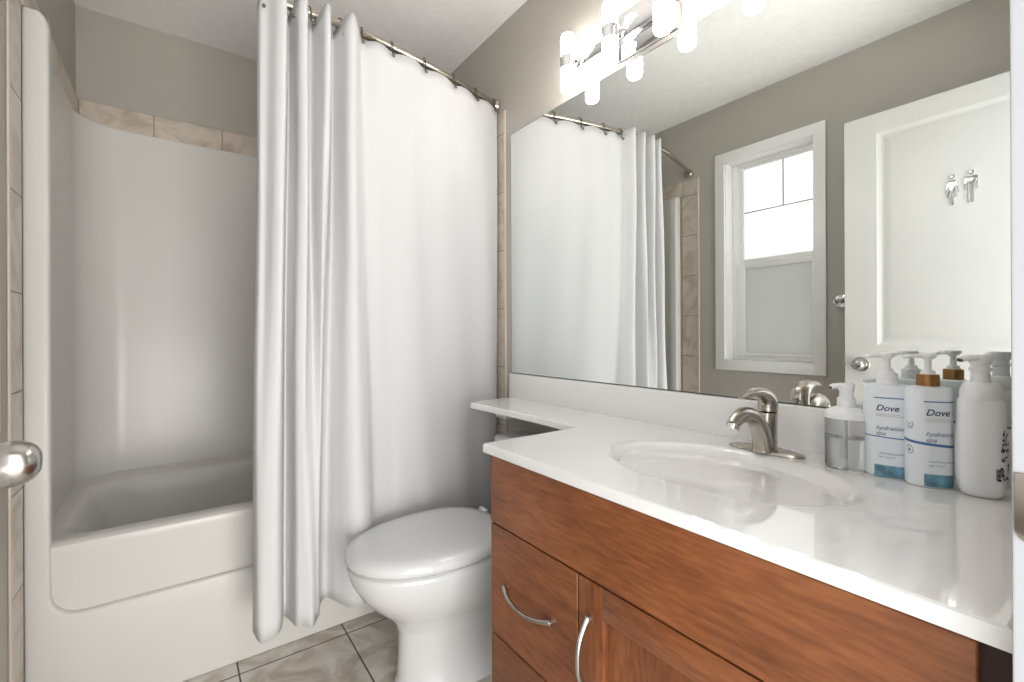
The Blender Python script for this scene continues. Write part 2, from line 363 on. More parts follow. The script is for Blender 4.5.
# restroom figures on the door
def fig(pts_list, circles, name, label, yc, z0, h):
    b = BM()
    for pts in pts_list: prism(b, [(yc-(px)*h*.86, z0+pz*h) for px, pz in pts], 'YZ', DX-.0028, DX+.0005, .0005)
    for px, pz, r in circles: lathe(b, [(r*h, 0), (r*h, .003), (r*h*.9, .0036)], (DX-.0028, yc-px*h, z0+pz*h), 'X', 20)
    o = obj(name, b, 'chrome', base=(DX, yc, z0)); tag(o, label, 'restroom sign', 'figures on the door'); return o
fig([[(-.045, .0), (-.012, .0), (-.012, .24), (.012, .24), (.012, .0), (.045, .0), (.045, .24), (.135, .24), (.062, .56), (.10, .62), (.145, .36), (.185, .38), (.13, .66), (.075, .765), (-.075, .765), (-.13, .66), (-.185, .38), (-.145, .36), (-.10, .62), (-.062, .56), (-.135, .24), (-.045, .24)]],
    [(0, .875, .072)], 'restroom_sign', 'polished metal woman figure mounted on the white door', .418, 1.583, .130)
fig([[(-.075, .0), (-.01, .0), (-.01, .42), (.01, .42), (.01, .0), (.075, .0), (.075, .62), (.105, .62), (.105, .37), (.155, .37), (.155, .74), (.12, .775), (-.12, .775), (-.155, .74), (-.155, .37), (-.105, .37), (-.105, .62), (-.075, .62)]],
    [(0, .885, .072)], 'restroom_sign', 'polished metal man figure mounted on the white door', .366, 1.583, .132)
b = BM(); lathe(b, [(0, 0), (.031, 0), (.033, .004), (.030, .009), (.013, .012), (.011, .05), (.0, .052)], (L, .822, 1.234), 'X', 32)
sweep(b, [(L+.045, .822, 1.240), (L+.050, .822, 1.236), (L+.075, .822, 1.218), (L+.090, .822, 1.222), (L+.098, .822, 1.238)], .006, 10, up=(0, 1, 0))
tag(obj('wall_hook', b, 'chrome', base=(L, .822, 1.234)), 'round chrome hook on the grey wall beside the door edge', 'hook')

# ------------------------------------------------------------------ bathtub and surround
tub = thing('bathtub', 'one piece off-white moulded tub and shower surround with glossy walls', 'bathtub', ((L+W)/2, YA, 0))
fl = .054          # front flange width
b = BM()
zt = 1.962
poly = [(L+.001, 0), (W-.001, 0), (W-.001, zt)] + [(W-fl+.024, zt)] + [(W-fl+.024-.024*math.sin(a), zt-.045+.045*math.cos(a)) for a in [PI/2*k/6 for k in range(1, 7)]]
poly += arc(W-fl-.065, .302+.065, .065, 0, -90, 8) + arc(L+fl+.065, .302+.065, .065, -90, -180, 8)
poly += [(L+fl-.024+.024*math.cos(a), zt-.045+.045*math.sin(a)) for a in [PI/2*k/6 for k in range(0, 7)]] + [(L+.001, zt)]
prism(b, poly, 'XZ', YA, YA+.05, .009)
obj('front_flange', b, 'acrylic', tub)
b = BM()            # recessed upper part of the apron and the rim rolling over into the basin
prof = [(YA+.020, .285), (YA+.018, .40), (YA+.012, .470), (YA+.010, .484), (YA+.013, .494), (YA+.022, .501), (YA+.040, .504), (YA+.062, .5035)]
rings = [[(x, y, z) for y, z in prof] for x in (L+.01, L+fl+.02, .4, W-fl-.02, W-.01)]
loft(b, rings, False, False, closed=False)
obj('apron', b, 'acrylic', tub, recalc=True)
def rrect(x0, x1, y0, y1, r, z, n=8):
    p = arc(x1-r, y1-r, r, 0, 90, n)+arc(x0+r, y1-r, r, 90, 180, n)+arc(x0+r, y0+r, r, 180, 270, n)+arc(x1-r, y0+r, r, 270, 360, n)
    return [(a, c, z) for a, c in p]
b = BM()
y0 = YA+.05
rings = [rrect(L+.005, W-.005, y0, YB-.005, .01, .503), rrect(L+.050, W-.045, y0+.006, 2.318, .10, .503), rrect(L+.060, W-.054, y0+.018, 2.306, .11, .499), rrect(L+.075, W-.06, y0+.028, 2.296, .125, .486),
         rrect(L+.11, W-.07, y0+.038, 2.288, .15, .43), rrect(L+.18, W-.085, y0+.058, 2.265, .17, .28), rrect(L+.24, W-.10, y0+.080, 2.245, .17, .17), rrect(L+.30, W-.13, y0+.11, 2.21, .15, .125), rrect(L+.38, W-.20, y0+.17, 2.15, .10, .115)]
loft(b, rings, False, True)
obj('basin', b, 'acrylic', tub, sharp=85)
b = BM()
def plan(ins, z, xi=.012):
    R_ = .15
    P = [(L+fl-.004, YA+.02), (L+fl-.002, YA+.045), (L+fl-.010, YA+.065), (L+.030, YA+.10), (L+.018, YA+.16), (L+xi, YA+.26)]
    P += [(x, y) for x, y in arc(L+xi+R_, YB-.014-R_, R_, 180, 90, 12)]
    Q = [(L+W-x, y) for x, y in P][::-1]
    P += [((P[-1][0]*3+Q[0][0])/4, YB-.014), ((P[-1][0]+Q[0][0])/2, YB-.014)]
    return [(x, y, z) for x, y in P+Q]
rs = [plan(0, .495), plan(0, .52), plan(0, 1.0), plan(0, 1.5), plan(0, 1.945), plan(0, 1.955)]
# top ledge reaches back to the wall
def outw(p):
    x, y, z = p
    s_ = 1 if x > (L+W)/2 else -1; wx = W-.001 if s_ > 0 else L+.001; cx_ = wx-s_*(.012+.15); cy_ = YB-.014-.15
    if y < cy_: return (wx, y, 1.957)
    if (x-cx_)*s_ <= 1e-4: return (x, YB-.001, 1.957)
    k = min((wx-cx_)/(x-cx_), (YB-.001-cy_)/max(1e-4, y-cy_)); return (cx_+(x-cx_)*k, cy_+(y-cy_)*k, 1.957)
rs.append([outw(p) for p in rs[-1]])
loft(b, rs, False, False, closed=False)
obj('surround_wall', b, 'acrylic', tub, sharp=50)

# ------------------------------------------------------------------ curved curtain rod, rings, curtain
RZ = 2.094
rodpts = [(L+.004, 1.612), (-.27, 1.583), (-.16, 1.555), (-.05, 1.525), (.10, 1.487), (.25, 1.474), (.40, 1.469), (.55, 1.475), (.70, 1.496), (.85, 1.523), (1.0, 1.560), (1.10, 1.585), (W-.004, 1.608)]
def rod_y(x):
    for (x0, y0), (x1, y1) in zip(rodpts, rodpts[1:]):
        if x0 <= x <= x1: return y0+(y1-y0)*(x-x0)/(x1-x0)
    return 1.6
rod = thing('curtain_rod', 'curved brushed metal shower curtain rod between the two walls', 'curtain rod', (.42, 1.469, RZ))
b = BM(); sweep(b, catmull([(x, y, RZ) for x, y in rodpts], 5), .0125, 16); obj('rod', b, 'rod', rod)
for xw, s in ((L+.008, 1), (W-.008, -1)):
    b = BM(); lathe(b, [(0, 0), (.027, 0), (.028, s*.004), (.024, s*.012), (.016, s*.022), (.015, s*.03), (0, s*.03)], (xw, 1.612, RZ), 'X', 24); obj('rod_flange', b, 'rod', rod)

top = [(.200, 1.490), (.206, 1.462), (.226, 1.452), (.246, 1.418), (.268, 1.412), (.276, 1.465), (.287, 1.492), (.297, 1.455), (.306, 1.412), (.328, 1.412), (.339, 1.475), (.357, 1.492), (.371, 1.452), (.382, 1.413), (.398, 1.418), (.409, 1.470), (.425, 1.494), (.441, 1.462), (.455, 1.418), (.476, 1.414), (.500, 1.452), (.518, 1.468),
       (.57, 1.458), (.626, 1.468), (.70, 1.474), (.764, 1.492), (.84, 1.502), (.908, 1.522), (.97, 1.536), (1.034, 1.556), (1.10, 1.570), (1.155, 1.588), (1.168, 1.596), (1.164, 1.612), (1.170, 1.625)]
bot = [(.166, 1.462), (.168, 1.440), (.174, 1.418), (.190, 1.402), (.218, 1.404), (.238, 1.432), (.256, 1.492), (.270, 1.470), (.277, 1.420), (.292, 1.401), (.307, 1.399), (.322, 1.402), (.334, 1.410), (.343, 1.425), (.352, 1.450), (.368, 1.500), (.392, 1.520), (.412, 1.480), (.438, 1.440), (.475, 1.425), (.520, 1.440), (.560, 1.482),
       (.62, 1.505), (.67, 1.500), (.73, 1.512), (.79, 1.520), (.85, 1.528), (.91, 1.542), (.97, 1.552), (1.034, 1.566), (1.10, 1.576), (1.150, 1.590), (1.165, 1.600), (1.165, 1.615), (1.165, 1.625)]
mid = [((a[0]*.45+c[0]*.55), a[1]*.55+c[1]*.45) for a, c in zip(top, bot)]
NS = 7
T_, B_, D_ = [catmull([(x, y, 0) for x, y in s], NS) for s in (top, bot, mid)]
nu = len(T_); NV = 46
ringx = [.216, .248, .292, .357, .425, .513, .626, .764, .908, 1.034, 1.140]
ringx = [.213, .250, .304, .340, .393, .439, .513, .626, .764, .908, 1.034, 1.150]
fi = [i*NS for i in range(len(top))]
troughs = {0, 6*NS, 11*NS, 16*NS, 21*NS, 23*NS, 25*NS, 27*NS, 29*NS, 31*NS}
tl = sorted(troughs)
def topz(i):
    for a, c in zip(tl, tl[1:]):
        if a <= i <= c:
            t = (i-a)/(c-a); hgt = .036 if a < 16*NS else (.040 if a < 21*NS else .018)
            return (2.066 if a < 21*NS else 2.058)+hgt*math.sin(PI*t)**.7
    return 2.060
b = BM(); cols = []
for i in range(nu):
    col = []
    zt_ = topz(i); zb = .203+.006*math.sin(i*.23)+(.004 if i < 16*NS else 0)
    for j in range(NV+1):
        v = j/NV; z = zt_+(zb-zt_)*v
        s = v*v*(3-2*v)
        p = T_[i]*(1-s) + (B_[i]+Vector((.012 if i < 18*NS else .012*max(0, 1-(i-18*NS)/30), 0, 0)))*s
        wob = .0035*math.sin(z*5.1+i*.11)*v*(1-v)*4
        col.append(b.verts.new((p.x+wob*.6, p.y+wob+.004*math.sin(i*.31+z*2.3)*min(1, v*4), z)))
    cols.append(col)
for i in range(nu-1):
    for j in range(NV): b.faces.new((cols[i][j], cols[i][j+1], cols[i+1][j+1], cols[i+1][j]))
cur = obj('shower_curtain', b, 'curtain', base=(.5, 1.47, RZ), sharp=180)
md = cur.modifiers.new('thick', 'SOLIDIFY'); md.thickness = .0012; md.offset = 0
tag(cur, 'long white fabric shower curtain hanging in folds from the rod', 'shower curtain')

ordn = ['leftmost', 'second', 'third', 'fourth', 'fifth', 'sixth', 'seventh', 'eighth', 'ninth', 'tenth', 'eleventh', 'last']
def ring_bm(x):
    b = BM(); y = rod_y(x); pts = []
    for k in range(17):
        a = math.radians(-60+k*300/16)
        pts.append((x, y+math.sin(a+PI)*-.0165 if False else y+.0165*math.cos(a), RZ+.0165*math.sin(a)+.001))
    # open roller ring: loops over the rod then drops to the eyelet in front
    loop = [(x, y+.0165*math.cos(a), RZ+.002+.0165*math.sin(a)) for a in [math.radians(-50+230*k/12) for k in range(13)]]
    loop += [(x, y-.018, RZ-.012), (x, y-.016, RZ-.026), (x, y-.020, RZ-.036), (x, y-.026, RZ-.042)]
    sweep(b, catmull(loop, 2), .0019, 8, up=(1, 0, 0))
    lathe(b, [(0, -.0055), (.004, -.004), (.0058, 0), (.004, .004), (0, .0055)], (x, y-.027, RZ-.043), 'Z', 12)
    return b, y
for k, x in enumerate(ringx):
    if k == 0:
        bb, y0r = ring_bm(x); r0 = obj('curtain_ring', bb, 'bronze', base=(x, y0r, RZ)); r = r0
    else:
        r = r0.copy(); C.objects.link(r); r.location = (x, rod_y(x), RZ); 
    if 1 <= k <= 5: r.rotation_euler.z = [0, .5, -.3, .5, -.4, .4][k]
    where = 'leftmost of the dark metal curtain rings on the rod' if k == 0 else ('dark metal curtain ring next to the mirror wall, last on the rod' if k == 11 else 'dark metal curtain ring, %s from the left along the rod' % ordn[k])
    tag(r, where, 'curtain ring', 'rings holding the shower curtain')

# ------------------------------------------------------------------ toilet
TY = 1.275
toi = thing('toilet', 'white ceramic toilet with closed lid between curtain and vanity', 'toilet', (.75, TY, 0))
def egg(tip, back, wd, z, n=40, sq=2.15, cfrac=.56, yo=0):
    """outline pointing to -x ; widest point cfrac of the way back"""
    xc = tip+(back-tip)*cfrac; P = []
    for k in range(n):
        a = 2*PI*k/n; c, s = math.cos(a), math.sin(a)
        ex = 2/ (sq if c < 0 else 2.6)
        cx_ = abs(c)**ex*(1 if c > 0 else -1); sy_ = abs(s)**(2/2.1)*(1 if s > 0 else -1)
        P.append((xc+cx_*((back-xc) if c > 0 else (xc-tip)), TY+yo+sy_*wd, z))
    return P
b = BM()
rings = [egg(.556, 1.10, .118, 0), egg(.545, 1.10, .118, .012), egg(.552, 1.10, .108, .03), egg(.556, 1.10, .104, .10), egg(.555, 1.09, .105, .17), egg(.540, 1.07, .112, .205), egg(.512, 1.04, .130, .235), egg(.468, 1.00, .152, .275), egg(.434, .97, .168, .315), egg(.412, .95, .178, .355), egg(.403, .94, .183, .385), egg(.402, .94, .183, .396), egg(.408, .935, .178, .402), egg(.46, .90, .13, .402)]
loft(b, rings)
box(b, .86, 1.16, TY-.115, TY+.115, .20, .395, .03, 4)
obj('bowl', b, 'ceramic', toi, sharp=50)
b = BM(); loft(b, [egg(.412, .915, .176, .4025), egg(.406, .92, .181, .404), egg(.405, .92, .182, .407), egg(.409, .918, .179, .409), egg(.43, .9, .16, .409)]); obj('seat', b, 'ceramic', toi, sharp=50)
b = BM(); loft(b, [egg(.412, .905, .175, .411), egg(.400, .915, .185, .412), egg(.395, .918, .189, .418), egg(.396, .918, .188, .432), egg(.404, .915, .181, .442), egg(.43, .90, .160, .449), egg(.48, .87, .125, .453), egg(.56, .82, .07, .455)]); obj('lid', b, 'ceramic', toi, sharp=50)
for s in (-1, 1):
    b = BM(); lathe(b, [(0, -.02), (.011, -.02), (.012, -.015), (.012, .015), (.011, .02), (0, .02)], (.922, TY+s*.075, .432), 'Y', 16); obj('hinge', b, 'ceramic', toi)
b = BM(); rg = []
for z, e in ((.375, -.02), (.39, 0), (.55, .004), (.698, .010)): rg.append(rrect(1.032-e, 1.172, TY-.150-e, TY+.150+e, .045, z*.938))
loft(b, rg); obj('tank', b, 'ceramic', toi, sharp=50)
b = BM(); loft(b, [rrect(1.016, 1.178, TY-.164, TY+.164, .05, .653), rrect(1.012, 1.180, TY-.168, TY+.168, .052, .658), rrect(1.012, 1.180, TY-.168, TY+.168, .052, .674), rrect(1.018, 1.176, TY-.162, TY+.162, .05, .684), rrect(1.035, 1.16, TY-.14, TY+.14, .04, .689)]); obj('tank_lid', b, 'ceramic', toi, sharp=50)
b = BM(); lathe(b, [(0, 0), (.012, 0), (.012, -.010), (0, -.012)], (1.023, TY+.11, .61), 'X', 16); sweep(b, [(1.011, TY+.11, .61), (1.006, TY+.08, .607), (1.006, TY+.04, .60)], [(.006, .006), (.005, .007), (.004, .009)], 10); obj('flush_lever', b, 'chrome', toi)

# ------------------------------------------------------------------ vanity cabinet
VX = .622
van = thing('vanity_cabinet', 'reddish brown stained wood vanity cabinet under the white countertop', 'cabinet', (.9, .49, 0))
b = BM(); box(b, VX+.021, W-.002, .089, .105, .09, .789, .001, 1); box(b, VX+.021, W-.002, .884, .902, .09, .789, .001, 1); box(b, VX+.021, W-.002, .089, .902, .09, .106); box(b, W-.012, W-.002, .089, .902, .09, .789); box(b, VX+.075, VX+.09, .075, .89, 0, .09); box(b, VX+.075, W-.002, .875, .89, 0, .09); box(b, VX+.075, W-.002, .075, .089, 0, .09)
box(b, VX+.0185, VX+.03, .088, .88, .091, .788, mi=1)
obj('carcass', b, ['melamine', 'darkbrown'], van)
b = BM(); box(b, VX+.022, VX+.05, .0565, .0885, .0, .789, .001, 1); f_ = obj('gap_strip', b, 'darkbrown', van); f_['label'] = 'dark recessed strip beside the door jamb'  # near-black strip set back in the gap between cabinet and doorway wall
b = BM(); box(b, VX, VX+.018, .087, .880, .629, .786, .0012, 1); ff = obj('false_front', b, 'woodh', van)
def bow_handle(c, axis, ln=.128, out=.026, name='handle', parent=None, lift=0):
    pts = []; rad = []
    for k in range(19):
        t = -1+2*k/18; d = (1-abs(t)**2.3)*out
        a = t*ln/2; pts.append((c[0]-.004-d, c[1]+(a if axis == 'Y' else 0), c[2]+(a if axis == 'Z' else 0)))
        wdt = .0068-.0028*(1-abs(t)); rad.append((wdt, .0045) if axis == 'Z' else (.0045, wdt))
    b = BM(); sweep(b, pts, rad, 12, up=(0, 0, 1) if axis == 'Y' else (0, 1, 0))
    for s in (-1, 1):
        e = (c[0], c[1]+(s*ln/2 if axis == 'Y' else 0), c[2]+(s*ln/2 if axis == 'Z' else 0))
        lathe(b, [(0, 0), (.006, 0), (.006, -.007), (0, -.009)], e, 'X', 14)
    o = obj(name, b, 'satin', parent); o['label'] = 'curved satin metal pull'; return o
def drop(o, p): return o
b = BM(); box(b, VX, VX+.018, .5985, .880, .366, .6255, .0012, 1); d1 = obj('drawer', b, 'woodh', van)
def drawer_pull(parent, z):
    pts = []; rad = []
    for k in range(19):
        t = -1+2*k/18; pts.append((VX-.004-(1-abs(t)**2.3)*.018, .746+t*.075, z-(1-t*t)*.012+.004-t*-.0)); wdt = .0064-.0024*(1-abs(t)); rad.append((wdt, wdt*.8))
    b = BM(); sweep(b, pts, rad, 12, up=(0, 0, 1))
    for s in (-1, 1): lathe(b, [(0, 0), (.006, 0), (.006, -.007), (0, -.009)], (VX, .746+s*.075, z+.004), 'X', 14)
    o = obj('handle', b, 'satin', parent); o['label'] = 'curved satin metal pull'
drawer_pull(d1, .492)
b = BM(); box(b, VX, VX+.018, .5985, .880, .100, .3625, .0012, 1); d2 = obj('drawer', b, 'woodh', van); drawer_pull(d2, .24)
b = BM()
y0, y1, z0, z1 = .088, .5945, .100, .6255; sw = .057
box(b, VX+.013, VX+.0182, y0+.004, y1-.004, z0+.004, z1-.004)
dr = obj('door', b, 'woodv', van)
for q0, q1 in ((y0, y0+sw), (y1-sw, y1)):
    b = BM(); box(b, VX, VX+.0178, q0, q1, z0, z1, .0012); obj('stile', b, 'woodv', dr)
for q0, q1 in ((z0, z0+sw), (z1-sw, z1)):
    b = BM(); box(b, VX+.0002, VX+.018, y0+sw-.0005, y1-sw+.0005, q0, q1, .0012); obj('rail', b, 'woodh', dr)
bow_handle((VX, .568, .490), 'Z', .135, .028, parent=dr)

# ------------------------------------------------------------------ countertop with moulded sink
ZK = .812; CT = .021
ctop = thing('vanity_countertop', 'glossy white moulded countertop with oval sink and shelf over the toilet', 'countertop', (.9, .49, ZK-CT))
outl = [(.614, YN+.004), (.614, .906-.006)] + [(.614+.006*(1-math.cos(a)), .906-.006*(1-math.sin(a))) for a in (PI/4, PI/2)] + [(.75, .906), (.890, .906)]
outl += [(.925, .907), (.938, .912), (.944, .924), (.948, .96), (.952, 1.03), (.953, 1.12), (.952, 1.20), (.949, 1.30), (.945, 1.40), (.943, 1.445)] + arc(.966, 1.462, .024, 190, 90, 5) + [(1.05, 1.492), (W-.001, 1.500), (W-.001, YN+.004)]
def offs(P, d):
    n = len(P); out = []
    for i in range(n):
        a, c, e = Vector(P[i-1]), Vector(P[i]), Vector(P[(i+1) % n])
        t1, t2 = (c-a).normalized(), (e-c).normalized(); n1, n2 = Vector((t1.y, -t1.x)), Vector((t2.y, -t2.x))
        m = (n1+n2); m = m/max(.3, (1+n1.dot(n2))); out.append(tuple(c+m*d))
    return out
b = BM()
SX, SY = .893, .480
def ell(a, c, z, n=64, xo=0): return [(SX+xo+a*math.cos(2*PI*k/n), SY+c*math.sin(2*PI*k/n), z) for k in range(n)]
lay = [(.0, ZK-CT), (.0, ZK-.006), (.0018, ZK-.0018), (.006, ZK)]
R = loft(b, [[(x, y, z) for x, y in offs(outl, d)] for d, z in lay], False, False)
S = loft(b, [ell(.172, .236, ZK), ell(.167, .231, ZK-.0006), ell(.162, .225, ZK-.0025), ell(.156, .217, ZK-.007), ell(.149, .208, ZK-.015), ell(.138, .193, ZK-.035), ell(.122, .172, ZK-.068), ell(.098, .140, ZK-.098, xo=.005), ell(.065, .095, ZK-.120, xo=.012), ell(.024, .024, ZK-.130, xo=.02)], False, True)
def loopedges(vs): return [b.edges.get((vs[i], vs[(i+1) % len(vs)])) for i in range(len(vs))]
bmesh.ops.triangle_fill(b, edges=loopedges(R[-1])+loopedges(S[0]), use_beauty=True)
bmesh.ops.triangle_fill(b, edges=loopedges(R[0]), use_beauty=True)
finish(b, 30)
for f in b.faces:
    if abs(f.normal.z) > .9999: f.smooth = False
obj('slab', b, 'marble', ctop, recalc=False)
b = BM(); box(b, W-.021, W-.001, YN+.004, 1.508, ZK-.001, .912, .003); obj('backsplash', b, 'marble', ctop)
b = BM(); box(b, 1.08, W-.0, 1.42, 1.492, .738, ZK-CT, .002); cl = obj('support_block', b, 'trim', ctop)
b = BM(); lathe(b, [(0, .0), (.022, .0), (.023, .002), (.016, .003), (.010, -.002), (0, -.002)], (SX+.02, SY, ZK-.1295), 'Z', 24); dn = obj('drain', b, 'chrome', ctop)

# ------------------------------------------------------------------ faucet
FX, FY = 1.080, .470
fau = thing('faucet', 'brushed nickel single lever faucet behind the sink', 'faucet', (FX, FY, ZK))
b = BM(); lathe(b, [(.0, .0005), (1, .0005), (1.0, .004), (.96, .0065), (.85, .008), (0, .0085)], (FX+.012, FY+.005, ZK), 'Z', 48, sx=.029, sy=.078); obj('base_plate', b, 'nickel', fau)
b = BM(); rg = []
for z, dx, rx, ry in ((.007, .0, .031, .025), (.012, .0, .029, .0235), (.03, .003, .026, .0215), (.05, .006, .0235, .0205), (.07, .010, .022, .020), (.085, .012, .0215, .020), (.089, .0125, .0205, .019)):
    rg.append([(FX+dx+rx*math.cos(a), FY+ry*math.sin(a), ZK+z) for a in [2*PI*k/28 for k in range(28)]])
loft(b, rg); obj('body', b, 'nickel', fau)
b = BM()
P = catmull([(FX-.008, FY, ZK+.007), (FX-.014, FY, ZK+.035), (FX-.030, FY, ZK+.064), (FX-.056, FY, ZK+.085), (FX-.090, FY, ZK+.094), (FX-.120, FY, ZK+.089), (FX-.142, FY, ZK+.077)], 5); n_ = len(P)
sweep(b, P, [(.0225-.0095*k/(n_-1), .021-.009*k/(n_-1)) for k in range(n_)], 20, up=(0, 1, 0)); sp_ = obj('spout', b, 'nickel', fau, sharp=50)
b = BM(); d_ = Vector((-.42, 0, -.9)).normalized(); c_ = Vector((FX-.138, FY, ZK+.074))
sweep(b, [c_+d_*-.004, c_+d_*.006, c_+d_*.0085], [.0125, .0125, .0105], 20, up=(0, 1, 0)); obj('aerator', b, 'chrome', sp_)
b = BM()
P = catmull([(FX+.013, FY, ZK+.091), (FX+.014, FY, ZK+.105), (FX+.009, FY, ZK+.118), (FX-.008, FY, ZK+.130), (FX-.036, FY, ZK+.137), (FX-.068, FY, ZK+.137), (FX-.106, FY, ZK+.130)], 5); n_ = len(P)
rr = [(.0200, .0195), (.0200, .0195), (.0195, .0185), (.0185, .0150), (.0170, .0100), (.0140, .0062), (.0060, .0028)]
rad = []
for k in range(n_):
    f = k/(n_-1)*(len(rr)-1); i = min(int(f), len(rr)-2); t = f-i; rad.append((rr[i][0]*(1-t)+rr[i+1][0]*t, rr[i][1]*(1-t)+rr[i+1][1]*t))
sweep(b, P, [(c, a) for a, c in [(r[0], r[1]) for r in rad]] if False else [(r[1], r[0]) for r in rad], 20, up=(0, 1, 0)); obj('lever', b, 'nickel', fau, sharp=50)
b = BM(); lathe(b, [(0, 0), (.0035, 0), (.0035, .09), (.006, .093), (.006, .103), (0, .106)], (FX+.036, FY, ZK+.006), 'Z', 14); obj('lift_rod', b, 'nickel', fau)

# ------------------------------------------------------------------ mirror
mir = thing('mirror', 'large frameless wall mirror above the vanity backsplash', 'mirror', (W, .8, .913))
b = BM(); box(b, W-.006, W-.001, YN+.006, 1.509, .9135, 1.930); obj('mirror_backing', b, 'mirroredge', mir)
b = BM(); box(b, W-.0064, W-.0061, YN+.0078, 1.5072, .9153, 1.9282); obj('mirror_glass', b, 'mirror', mir)

# ------------------------------------------------------------------ vanity light
vl = thing('vanity_light', 'chrome bar wall light with four upright glowing frosted tubes', 'wall light', (W, .835, 2.012))
LX, LZ = 1.117, 2.012
b = BM(); box(b, W-.026, W, .728, .936, 1.938, 2.086, .003); obj('backplate', b, 'chrome', vl)
b = BM(); box(b, W-.046, W-.027, .535, 1.118, LZ-.018, LZ+.018, .003); obj('bar', b, 'chrome', vl)
for y in (1.108, .926, .744, .562):
    b = BM(); r, h = .0238, .099
    lathe(b, [(0, h), (r*.55, h), (r*.85, h-.003), (r, h-.010), (r, -h+.010), (r*.85, -h+.003), (r*.55, -h), (0, -h)], (LX, y, LZ), 'Z', 32); tb = obj('lamp_tube', b, 'frost', vl)
    b = BM(); lathe(b, [(r, -.020), (r+.0022, -.020), (r+.0022, .020), (r, .020)], (LX, y, LZ), 'Z', 32)
    obj('clamp_band', b, 'chrome', tb)
    b = BM(); lathe(b, [(0, 0), (.0075, 0), (.0075, .010), (.011, .013), (.011, .024), (0, .024)], (LX+r-.001, y, LZ), 'X', 16); obj('socket_arm', b, 'chrome', tb)

# ------------------------------------------------------------------ bottles
def text_bm(s, size, shear=0.0, bold=0.0):
    cu = bpy.data.curves.new('t', 'FONT'); cu.body = s; cu.size = size; cu.shear = shear; cu.offset = bold; cu.resolution_u = 3; cu.fill_mode = 'FRONT'
    o = bpy.data.objects.new('t', cu); C.objects.link(o)
    dg = bpy.context.evaluated_depsgraph_get(); me = bpy.data.meshes.new_from_object(o.evaluated_get(dg))
    b = bmesh.new(); b.from_mesh(me); bpy.data.meshes.remove(me); bpy.data.objects.remove(o); bpy.data.curves.remove(cu)
    bmesh.ops.triangulate(b, faces=b.faces)
    return b
class Body:
    """upright bottle body with a rounded-oval section, facing n"""
    def __init__(s, x, y, a, c, ang, ex=2.5):
        s.c = Vector((x, y)); s.a, s.b, s.ex = a, c, ex
        s.n = Vector((math.cos(ang), math.sin(ang))); s.r = Vector((-s.n.y, s.n.x))
        s.tab = []; acc = 0; prev = s.loc(0)
        N = 200; s.tab = [(0, 0)]
        for k in range(1, N+1):
            th = PI*k/N; p = s.loc(th); acc += (p-prev).length; prev = p; s.tab.append((acc, th))
    def loc(s, th, sc=1):
        S_, C_ = math.sin(th), math.cos(th)
        return Vector((abs(S_)**(2/s.ex)*math.copysign(1, S_)*s.a*sc, abs(C_)**(2/s.ex)*math.copysign(1, C_)*s.b*sc))
    def world(s, p, z, off=0):
        q = s.c+s.r*p.x+s.n*p.y; return Vector((q.x, q.y, z))
    def surf(s, d, z, off=.0004):
        ad = abs(d); th = s.tab[-1][1]
        for (a0, t0), (a1, t1) in zip(s.tab, s.tab[1:]):
            if a0 <= ad <= a1: th = t0+(t1-t0)*(ad-a0)/(a1-a0); break
        p = s.loc(th); nn = Vector((p.x/s.a**2, p.y/s.b**2)).normalized(); p = p+nn*off
        if d < 0: p.x = -p.x
        return s.world(p, z)
    def ring(s, sc, z, n=48): return [s.world(s.loc(2*PI*k/n, sc), z) for k in range(n)]
    def rect(s, bm, d0, d1, z0, z1, slope=0, n=14, off=.0004):
        for k in range(n):
            a, c = d0+(d1-d0)*k/n, d0+(d1-d0)*(k+1)/n
            bm.faces.new([bm.verts.new(s.surf(q, z+slope*(q-d0), off)) for q, z in ((a, z0), (c, z0), (c, z1), (a, z1))])
    def text(s, bm, st, size, d, z, shear=.25, bold=0, sx=1.0):
        t = text_bm(st, size, shear, bold)
        bmesh.ops.subdivide_edges(t, edges=[e for e in t.edges if e.calc_length() > .004], cuts=1)
        for v in t.verts: v.co = s.surf(d+v.co.x*sx, z+v.co.y, .0006)
        merge(bm, t)
    def body(s, bm, prof): loft(bm, [s.ring(sc, z) for sc, z in prof])
    def cyl(s, bm, prof): 
        lathe(bm, prof, (s.c.x, s.c.y, 0), 'Z', 28)
def pump(B, parent, z0, zt, r, mat, dirang, nozzle=.03, foam=False):
    """stem and head on top of a collar"""
    b = BM(); c = B.c
    if foam:
        lathe(b, [(0, z0), (.0115, z0), (.0110, zt-.016), (.0130, zt-.013), (.0135, zt-.003), (.0120, zt), (0, zt)], (c.x, c.y, 0), 'Z', 28)
        rr_ = [(.0105, .006), (.0100, .0055), (.0085, .0050), (.0070, .0048)]
    else:
        lathe(b, [(0, z0), (.0050, z0), (.0045, zt-.012), (.0070, zt-.010), (.0110, zt-.007), (.0120, zt-.002), (.0100, zt), (0, zt)], (c.x, c.y, 0), 'Z', 24)
        rr_ = [(.0075, .0042), (.0065, .0040), (.0055, .0036), (.0045, .0032)]
    d = Vector((math.cos(dirang), math.sin(dirang), 0)); p = Vector((c.x, c.y, zt-.0055))
    sweep(b, [p-d*.004, p+d*nozzle*.4, p+d*nozzle*.8, p+d*nozzle+Vector((0, 0, -.003))], rr_, 14)
    o = obj('pump', b, mat, parent)
    if foam:
        b = BM(); q = p+d*(nozzle+.0003)+Vector((0, 0, -.003)); sweep(b, [q-d*.001, q+d*.0008], [(.0048, .0030)]*2, 12); obj('nozzle_opening', b, 'darkbrown', o)
    return o
FACE = math.atan2(-.19, -.98)       # towards the doorway
LEFTW = math.radians(130)           # nozzles point to the left as seen from the doorway
